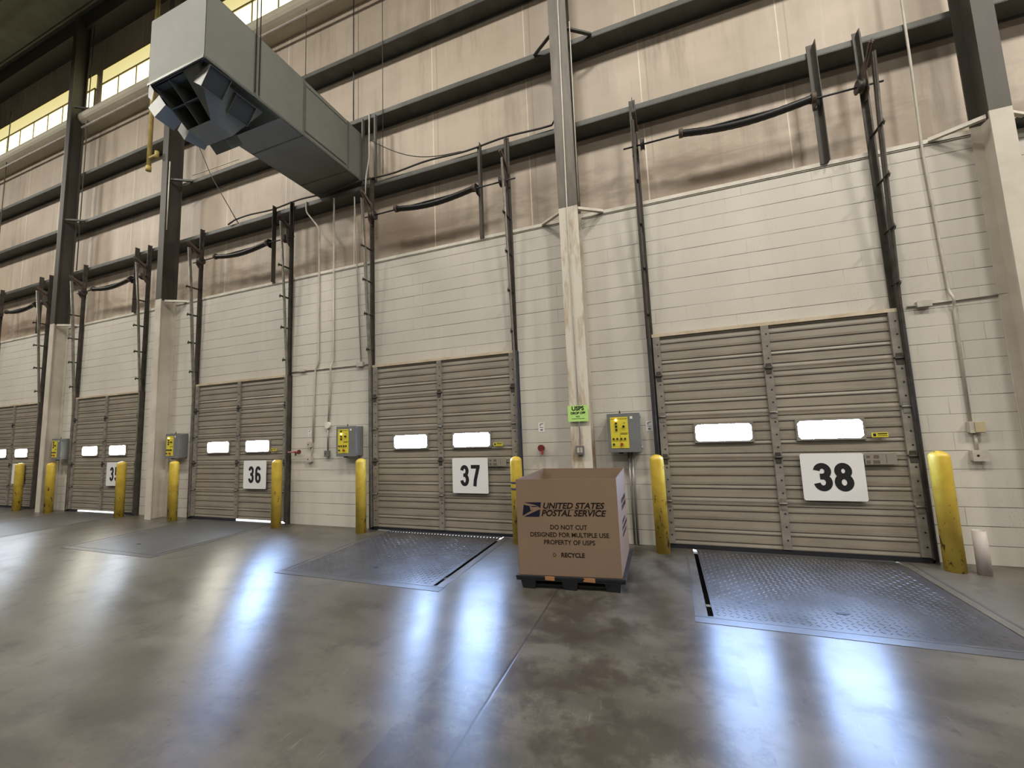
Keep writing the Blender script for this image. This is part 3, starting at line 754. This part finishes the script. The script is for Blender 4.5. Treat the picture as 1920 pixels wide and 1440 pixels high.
# column between 37 and 38: conduit, outlet, green sign
conduit([(-1.075, -.318, 9.3), (-1.125, -.318, 4.9), (-1.125, -.318, 1.36)], .009, 'thin conduit up the front of the peeling column', M_cap)
conduit([(-.93, -.27, 8.0), (-.955, -.27, 5.0)], .008, 'pale wire along the right edge of the peeling column', M_cap, 'wire', 'wire')
r = jbox(-1.13, 1.335, .11, .115, .05, 'grey double outlet on the peeling column under the green sign', M_greyd, 'outlet_box', 0); r.location = (-1.13, -.302, 1.335)
for sx_ in (-.022, .022): MB().box(sx_ - .016, sx_ + .016, -.058, -.054, -.035, .035).build('socket', M_conduit, r)
r = empty('green_sign', (-1.275, -.335, 1.735), 'green USPS drop off notice on the peeling column', 'sign')
MB().box(0, .29, -.004, 0, 0, .225).build('sign_board', M_green, r)
text_mesh('lettering', 'USPS', .082, M_num, r, (.145, -.0052, .182), bold=.0028)
text_mesh('lettering', 'DROP OFF', .044, M_num, r, (.145, -.0052, .118), bold=.0018)
bb_ = MB(); bb_.box(.11, .17, -.005, -.004, .072, .079); bb_.box(.115, .165, -.005, -.004, .058, .064); bb_.box(.05, .235, -.005, -.004, .036, .042)
bb_.build('fine_print', M_num, r)
# small white notices and red valves
def notice(x, z, w, h, label):
    r = empty('small_notice', (x, -.001, z), label, 'notice'); MB().box(0, w, -.002, 0, 0, h).build('paper', M_white, r)
    b = MB(); b.bar((w * .25, -.003, h * .8), (w * .8, -.003, h * .9), .012, .001, (0, 1, 0)); b.box(w * .25, w * .38, -.0034, -.002, h * .62, h * .84)
    b.box(w * .2, w * .8, -.0032, -.002, h * .45, h * .50); b.box(w * .3, w * .7, -.0032, -.002, h * .15, h * .3)
    b.build('printed_mark', mat('faded_ink', (.16, .15, .14), .7), r)
notice(-1.825, 1.60, .10, .145, 'small white printed notice above the dark red wall valve')
notice(-.245, 1.56, .095, .145, 'small white printed notice right of the nearest control panel')
notice(-6.49, 1.665, .075, .125, 'small white printed notice above the outlet box near the red knob')
def valve(x, z, label, hx=0.0):
    r = empty('red_valve', (x, 0, z), label, 'valve')
    MB().tube([(0, 0, 0), (0, -.09, 0), ], .028, 12).build('valve_body', M_redd, r)
    MB().tube([(hx, -.09, 0), (hx, -.125, 0)], .05, 18).build('hand_wheel', M_redd, r)
    MB().box(hx + .01, hx + .032, -.13, -.10, -.10, -.03).build('lever', M_red, r)
    MB().tube([(-.055, -.05, -.01), (.03, -.05, -.01)], .026, 10).build('elbow', M_redd, r)
valve(-1.765, 1.36, 'dark red wall valve above the cardboard bin')
r = empty('red_valve', (-6.72, 0, 1.38), 'red pipe fitting with round knob beside the third door from the right', 'valve')
MB().tube([(-.14, -.12, 0), (.13, -.12, 0)], .014, 10).build('stem', M_red, r)
MB().tube([(.11, -.12, 0), (.14, -.12, 0)], .042, 14).build('hand_wheel', M_redd, r)
MB().tube([(.0, -.001, 0), (.0, -.12, 0)], .018, 10).build('valve_body', M_redd, r)
MB().box(.04, .052, -.135, -.105, -.07, 0).build('lever', M_redd, r)
# yellow disc and black bracket on right column area
r = empty('round_marker', (3.735, -.335, 2.29), 'round yellow marker disc on the column at the right edge', 'marker')
MB().tube([(0, 0, 0), (0, -.01, 0)], .105, 28).build('disc', M_ymark, r)
text_mesh('lettering', 'L', .11, mat('olive_ink', (.20, .19, .04), .6), r, (-.005, -.0115, 0), bold=.002)
tag(MB().box(3.99, 4.3, -.12, -.001, 4.83, 4.95).build('black_bracket', M_black), 'black steel bracket on the wall at the upper right edge', 'bracket')
# ------------------------------------------------------------------ cardboard bin on pallet
FL, FR, BR, BLc = (-1.56, -1.835), (-.507, -1.70), (-.515, -.72), (-1.565, -.735)
Zb, Zt = .135, 1.125
r = empty('cardboard_bin', (-1.04, -1.25, Zb), 'tall open cardboard bin printed UNITED STATES POSTAL SERVICE on a black pallet', 'cardboard bin')
RO = Vector((-1.04, -1.25))
def wall(a, b2, inward, name='side_panel', curve=False):
    a = Vector(a) - RO; b2 = Vector(b2) - RO; inw = Vector(inward) * .008
    b = MB(); n = 14; H = Zt - Zb; vs = []
    for i in range(n + 1):
        u = i / n; p_ = a.lerp(b2, u); bow = math.sin(math.pi * u) * (.012 if curve else 0)
        pt = p_ - Vector(inward) * bow
        vs += [(p_.x, p_.y, 0), (pt.x, pt.y, H), (p_.x + inw.x, p_.y + inw.y, 0), (pt.x + inw.x, pt.y + inw.y, H)]
    fs = []
    for i in range(n):
        o = 4 * i; q = o + 4
        fs += [(o, q, q + 1, o + 1), (o + 2, o + 3, q + 3, q + 2), (o + 1, q + 1, q + 3, o + 3), (o, o + 2, q + 2, q)]
    fs += [(0, 1, 3, 2), (4 * n, 4 * n + 2, 4 * n + 3, 4 * n + 1)]
    b.add(vs, fs); return b.build(name, M_card, r)
fp = wall(FL, FR, (0, 1), 'front_panel'); wall(FR, BR, (-1, 0)); wall(BR, BLc, (0, -1), curve=True); wall(BLc, FL, (1, 0))
MB().prism([((p_[0] - RO.x) * .99, (p_[1] - RO.y) * .99) for p_ in (FL, FR, BR, BLc)], 'z', .0, .008).build('bottom_panel', M_card, r)
ang = math.atan2(FR[1] - FL[1], FR[0] - FL[0]); Wf = math.hypot(FR[0] - FL[0], FR[1] - FL[1])
def on_front(u, z, off=.0008): # u 0..1 along the front, z above floor
    p_ = Vector(FL).lerp(Vector(FR), u) - RO; nrm = Vector((math.sin(ang), -math.cos(ang)))
    q = p_ + nrm * off; return (q.x, q.y, z - Zb)
RT = (math.pi / 2, 0, ang)
text_mesh('printed_lettering', 'UNITED STATES', .084, M_ink, r, on_front(.265, .845), bold=.0022, shear=.25, rot=RT, depth=.0004, sx=1.06, align='LEFT')
text_mesh('printed_lettering', 'POSTAL SERVICE', .084, M_ink, r, on_front(.25, .768), bold=.0022, shear=.25, rot=RT, depth=.0004, sx=1.06, align='LEFT')
bb_ = MB(); bb_.box(-.305, .30, -.0004, .0004, -.0015, .0015); o = bb_.build('printed_rule', M_ink, r); o.location = on_front(.555, .807); o.rotation_euler = (0, 0, ang)
for s_, z in (('DO NOT CUT', .625), ('DESIGNED FOR MULTIPLE USE', .548), ('PROPERTY OF USPS', .472)):
    text_mesh('printed_lettering', s_, .065, M_ink, r, on_front(.515, z), bold=.0009, rot=RT, depth=.0004, sx=.94)
text_mesh('printed_lettering', 'RECYCLE', .062, M_ink, r, on_front(.545, .345), bold=.0018, rot=RT, depth=.0004, sx=.96)
# recycling triangle
bb_ = MB()
for k in range(3):
    a0 = math.radians(90 + 120 * k); a1 = math.radians(90 + 120 * (k + 1)); R_ = .026
    p0 = Vector((R_ * math.cos(a0), 0, R_ * math.sin(a0))); p1 = Vector((R_ * math.cos(a1), 0, R_ * math.sin(a1)))
    bb_.bar(p0.lerp(p1, .12), p0.lerp(p1, .78), .005, .001, (0, 1, 0))
o = bb_.build('printed_symbol', M_ink, r); o.location = on_front(.365, .345); o.rotation_euler = (0, 0, ang)
# postal emblem
def emblem(scale_w, scale_h, loc, rot):
    bb_ = MB(); sk = .12
    def Q(pts): bb_.prism([((x - .5 + sk * (y - .5)) * scale_w, (y - .5) * scale_h) for x, y in pts], 'y', -.0004, .0004)
    Q([(.02, 1.0), (1.0, 1.0), (1.0, .60), (.93, .66), (.80, .78), (.55, .86), (.25, .93)])
    Q([(0.0, .83), (.36, .74), (.44, .42), (.60, .50), (.05, .10), (.0, .08)])
    Q([(.40, .735), (.62, .745), (.80, .735), (.86, .70), (.72, .70), (.52, .69)])
    Q([(.10, .0), (1.0, .0), (1.0, .50), (.90, .47), (.60, .30)])
    o = bb_.build('printed_emblem', M_navy, r); o.location = loc; o.rotation_euler = rot
emblem(.185, .150, on_front(.155, .808), (0, 0, ang))
# right side print (seen edge on)
def on_side(u, z): p_ = Vector(FR).lerp(Vector(BR), u) - RO; return (p_.x + .0012, p_.y, z - Zb)
RS = (math.pi / 2, 0, math.pi / 2)
text_mesh('printed_lettering', 'UNITED STATES', .072, M_ink, r, on_side(.56, .818), bold=.0026, shear=.25, rot=RS, depth=.0004)
text_mesh('printed_lettering', 'POSTAL SERVICE', .072, M_ink, r, on_side(.58, .745), bold=.0026, shear=.25, rot=RS, depth=.0004)
for s_, z in (('DO NOT CUT', .598), ('DESIGNED FOR MULTIPLE USE', .530), ('PROPERTY OF USPS', .462)):
    text_mesh('printed_lettering', s_, .055, M_ink, r, on_side(.53, z), bold=.0016, rot=RS, depth=.0004, sx=.90)
r = empty('pallet', (-1.03, -1.26, 0), 'low black plastic pallet on legs under the cardboard bin', 'pallet')
b = MB(); b.prism([(-.56, -.60), (.56, -.465), (.555, .58), (-.56, .565)], 'z', .108, .134); b.build('deck', M_pallet, r, bevel=.004)
b = MB(); b.prism([(-.555, -.592), (.555, -.458), (.55, -.44), (-.555, -.574)], 'z', .085, .108); b.build('rim', M_pallet, r)
for lx, ly in ((-.43, -.50), (.0, -.45), (.43, -.39), (-.43, .0), (.0, .0), (.43, .05), (-.43, .45), (0, .45), (.43, .45)):
    bl = MB(); x_, y_ = lx, ly
    t0, t1 = .085, .066
    bl.add([(x_ - t1, y_ - t1, 0), (x_ + t1, y_ - t1, 0), (x_ + t1, y_ + t1, 0), (x_ - t1, y_ + t1, 0), (x_ - t0, y_ - t0, .109), (x_ + t0, y_ - t0, .109), (x_ + t0, y_ + t0, .109), (x_ - t0, y_ + t0, .109)],
           [(0, 3, 2, 1), (4, 5, 6, 7), (0, 1, 5, 4), (1, 2, 6, 5), (2, 3, 7, 6), (3, 0, 4, 7)]); bl.build('foot', M_pallet, r)
b = MB(); b.box(-.40, .40, -.02, .02, 0.005, .035)
o = b.build('skid', M_pallet, r); o.location = (0, -.445, 0); o.rotation_euler = (0, 0, .13)
for xx, ww in ((-.20, .05), (.20, .06)):
    yy = -.60 + (.135) * (xx + .56) / 1.12
    MB().box(xx - ww, xx + ww, yy - .006, yy + .004, .096, .134).build('cardboard_tab', M_orange, r)
# ------------------------------------------------------------------ air duct
X0, X1, YF, ZA, ZC = -6.44, -5.27, -2.88, 6.65, 7.67
r = empty('air_duct', ((X0 + X1) / 2, 0, ZA), 'large grey sheet metal air duct jutting out of the siding', 'air duct')
cx = (X0 + X1) / 2; hw = (X1 - X0) / 2; H = ZC - ZA
b = MB()
# shell with an open bottom near its front end
b.box(-hw, hw, YF, .30, H - .004, H)                    # top
b.box(-hw, -hw + .004, YF, .30, 0, H); b.box(hw - .004, hw, YF, .30, 0, H)
b.box(-hw, hw, YF, YF + .004, 0, H); b.box(-hw, hw, -1.75, .30, 0, .004)
b.build('duct_shell', M_duct, r)
b = MB(); e = .025
for yy in (-2.19, -1.32, -.30):
    b.box(hw, hw + e * .5, yy - .015, yy + .015, 0, H); b.box(-hw - e * .5, -hw, yy - .015, yy + .015, 0, H)
    if yy > -1.8: b.box(-hw, hw, yy - .01, yy + .01, -.008, 0)
b.box(hw, hw + .012, YF, .0, .0, .035); b.box(-hw - .012, -hw, YF, .0, .0, .035); b.box(-hw, hw, YF - .012, YF, .0, .035)
b.build('flange', M_ductd, r)
b = MB(); b.box(hw, hw + .006, -1.28, -.36, .12, H - .1); b.build('access_panel', M_duct, r)
b = MB(); b.box(hw + .006, hw + .012, -1.30, -1.28, .1, H - .08); b.box(hw + .006, hw + .012, -1.30, -.34, H - .09, H - .08); b.box(hw + .006, hw + .012, -1.3, -.34, .095, .11); b.build('panel_edge', M_ductd, r)
# diffuser head under the front
dcx, dcy = 0.0, -2.40
def LP(x, y, z): return (x - cx, y, z - ZA)      # world to duct coordinates
d_ = MB()
T_ = [(-6.36, -2.86, 6.65), (-5.42, -2.86, 6.65), (-5.42, -1.93, 6.65), (-6.36, -1.93, 6.65)]
B_ = [(-6.27, -2.46, 6.24), (-5.76, -2.46, 6.24), (-5.74, -2.16, 6.20), (-6.28, -2.16, 6.20)]
vs = [LP(*q) for q in T_ + B_]
d_.add(vs, [(1, 2, 6, 5), (2, 3, 7, 6), (3, 0, 4, 7), (4, 5, 6, 7)])
fq = [(-6.36, -2.86, 6.65), (-5.72, -2.87, 6.64), (-5.76, -2.46, 6.24), (-6.27, -2.46, 6.24)]
d_.add([LP(*q) for q in [(-5.72, -2.86, 6.65), (-5.42, -2.86, 6.65), (-5.76, -2.46, 6.24)]], [(0, 1, 2)])
dh = d_.build('diffuser_skirt', M_ductd, r)
md = dh.modifiers.new('solid', 'SOLIDIFY'); md.thickness = .006
b = MB(); Q = [Vector(LP(*q)) for q in fq]; inn = Vector((0, .22, .20))
def blade(a, c): b.add([a, c, c + inn, a + inn, a + Vector((.006, .004, 0)), c + Vector((.006, .004, 0)), c + inn + Vector((.006, .004, 0)), a + inn + Vector((.006, .004, 0))], [(0, 1, 2, 3), (7, 6, 5, 4), (0, 4, 5, 1), (1, 5, 6, 2), (2, 6, 7, 3), (3, 7, 4, 0)])
blade(Q[0].lerp(Q[1], .5), Q[3].lerp(Q[2], .5)); blade(Q[0].lerp(Q[3], .52), Q[1].lerp(Q[2], .52)); blade(Q[0], Q[3]); blade(Q[1], Q[2]); blade(Q[0], Q[1]); blade(Q[3], Q[2])
b.build('diffuser_blade', M_ductd, r)
MB().box(-.5, .42, -2.84, -1.95, -.012, -.004).build('diffuser_backing', M_duct_in, r)
def nozzle(p, d, wv, w, h, L):
    p, d = Vector(p), Vector(d).normalized(); wv = Vector(wv).normalized(); hv = d.cross(wv).normalized(); wv = hv.cross(d)
    b = MB(); q = [p + i * wv * w / 2 + j * hv * h / 2 for i, j in ((-1, -1), (1, -1), (1, 1), (-1, 1))]
    e = [v + d * L for v in q]; t_ = .006
    b.add(q + e, [(0, 1, 5, 4), (1, 2, 6, 5), (2, 3, 7, 6), (3, 0, 4, 7)])
    o = b.build('diffuser_nozzle', M_ductd, r); md = o.modifiers.new('solid', 'SOLIDIFY'); md.thickness = .006
    q2 = [v + d * (L - .03) for v in q]; c_ = sum(q2, Vector()) / 4; q2 = [c_ + (v - c_) * .97 for v in q2]
    MB().add(q2, [(0, 1, 2, 3)]).build('nozzle_shade', M_duct_in, o)  # near-black sheet; shade inside the open nozzle is put into its colour
def noz(c_, d, w, h, L, wv=(0, 1, 0)):
    d = Vector(d).normalized(); nozzle(Vector(LP(*c_)) - d * L, d, wv, w, h, L)
noz((-5.32, -2.68, 6.47), (1, -.12, -.75), .27, .30, .24); noz((-5.46, -2.22, 6.47), (1, -.12, -.75), .29, .30, .22)
noz((-6.60, -2.62, 6.40), (-1, -.15, -.8), .26, .26, .24); noz((-6.58, -2.22, 6.34), (-1, .1, -.8), .28, .28, .26)
noz((-6.10, -1.95, 6.22), (0, 1, -.9), .34, .26, .24, (1, 0, 0))
MB().add([LP(*q) for q in [(-6.44, -2.87, 6.63), (-6.36, -2.90, 6.64), (-6.30, -2.88, 6.54), (-6.37, -2.86, 6.42), (-6.44, -2.87, 6.50)]], [(0, 1, 2, 3, 4)]).build('lit_vane', M_white, r)  # diffuser vane; the light it catches is put into its white colour
# duct suspension rods
for xx, yy in ((X1 + .02, -2.19), (X1 + .02, -2.13)):
    conduit([(xx, yy, 6.72), (xx, yy, 14.4)], .008, ['front', 'rear'][yy > -2.15] + ' hanger rod on the right side of the air duct', M_track, 'hanger_rod', 'rod')
# ------------------------------------------------------------------ wires, pipes, posts on the siding
conduit([(-4.66, -.02, 12.5), (-4.68, -.02, 6.6)], .007, 'thin hanging wire right of the duct, lower end near the girt', M_wire, 'hanging_wire', 'wire')
conduit([(-6.677, -.02, 12.5), (-6.677, -.02, 9.4)], .007, 'thin hanging wire above the air duct', M_wire, 'hanging_wire', 'wire')
conduit([(-5.58, .2, 11.0), (-5.58, .2, 8.0)], .012, 'thin brown rod down the siding above the duct end', M_track, 'wall_rod', 'rod')
conduit([(-14.99, -.03, 14.2), (-14.97, -.03, 6.5)], .012, 'thin pipe down the siding right of the left column', M_steel, 'wall_pipe', 'pipe')
conduit([(-15.36, -.30, 10.9), (-15.36, -.30, 5.0)], .012, 'pale conduit on the right edge of the left column', M_conduit)
conduit([(-19.6, -.03, 12.8), (-19.6, -.03, 6.5)], .012, 'thin pipe down the siding at the far left', M_steel, 'wall_pipe', 'pipe')
conduit([(-10.56, -.33, 8.3), (-10.56, -.33, 6.6)], .012, 'pale conduit on the right edge of the column below the duct', M_cap)
pts = []
for i in range(13):
    u = i / 12; pts.append((-5.0 + u * 2.0, -.03, 7.40 - .83 * u - .22 * math.sin(math.pi * u)))
conduit(pts, .008, 'slack cable drooping from the duct end to the lowest girt', M_wire, 'cable', 'cable')
pts = [(-8.9, -.04, 6.50)]
for i in range(40): u = i / 39; pts.append((-8.7 + u * 7.35, -.04, 6.56 + .02 * math.sin(u * 30) + (.0 if u > .05 else 0)))
pts += [(-1.28, -.06, 6.62), (-1.25, -.1, 6.8)]
conduit(pts, .016, 'dark cable clipped along the top of the lowest girt', M_wire, 'cable', 'cable')
conduit([(-8.6, -.05, 7.99), (-10.2, -.05, 8.02)], .010, 'short pipe along the second girt behind the duct', M_cap, 'wall_pipe', 'pipe')
conduit([(-9.80, -.25, 8.72), (-9.3, -.2, 7.7), (-8.56, -.05, 6.45)], .009, 'dark guy cable slanting down beside the duct', M_wire, 'cable', 'cable')
# short channel posts at the duct end
for xx, lb in ((-5.16, 'left'), (-4.86, 'right')):
    b = MB(); b.box(-.035, .035, -.012, .0, 6.5, 7.86); b.box(.03, .036, -.06, 0, 6.5, 7.86)
    tag(b.build('framing_post', M_steel, loc=(xx, -.002, 0)), lb + ' short grey framing post beside the duct end', 'steel post')
conduit(smooth([(-5.02, -.03, 8.03), (-4.99, -.03, 7.9), (-4.98, -.05, 7.0), (-5.05, -.06, 6.6), (-5.05, -.08, 6.1)]), .014, 'pale flexible conduit beside the duct end', M_conduit)
# yellow gas pipe by the duct
r = empty('gas_pipe', (-11.2, -.42, 8.2), 'yellow gas pipe hanging beside the column left of the duct', 'pipe')
MB().tube([(0, 0, 0), (0, 0, 5.9)], .045, 12).build('riser', M_ypipe, r)
MB().tube([(0, 0, .30), (.30, .0, .31)], .035, 10).build('branch', M_ypipe, r)
MB().tube([(0, 0, -.02), (0, 0, .10)], .055, 12).build('end_cap', M_ypipe, r)
MB().tube([(.29, 0, .24), (.29, 0, .40)], .045, 10).build('fitting', M_ypipe, r)
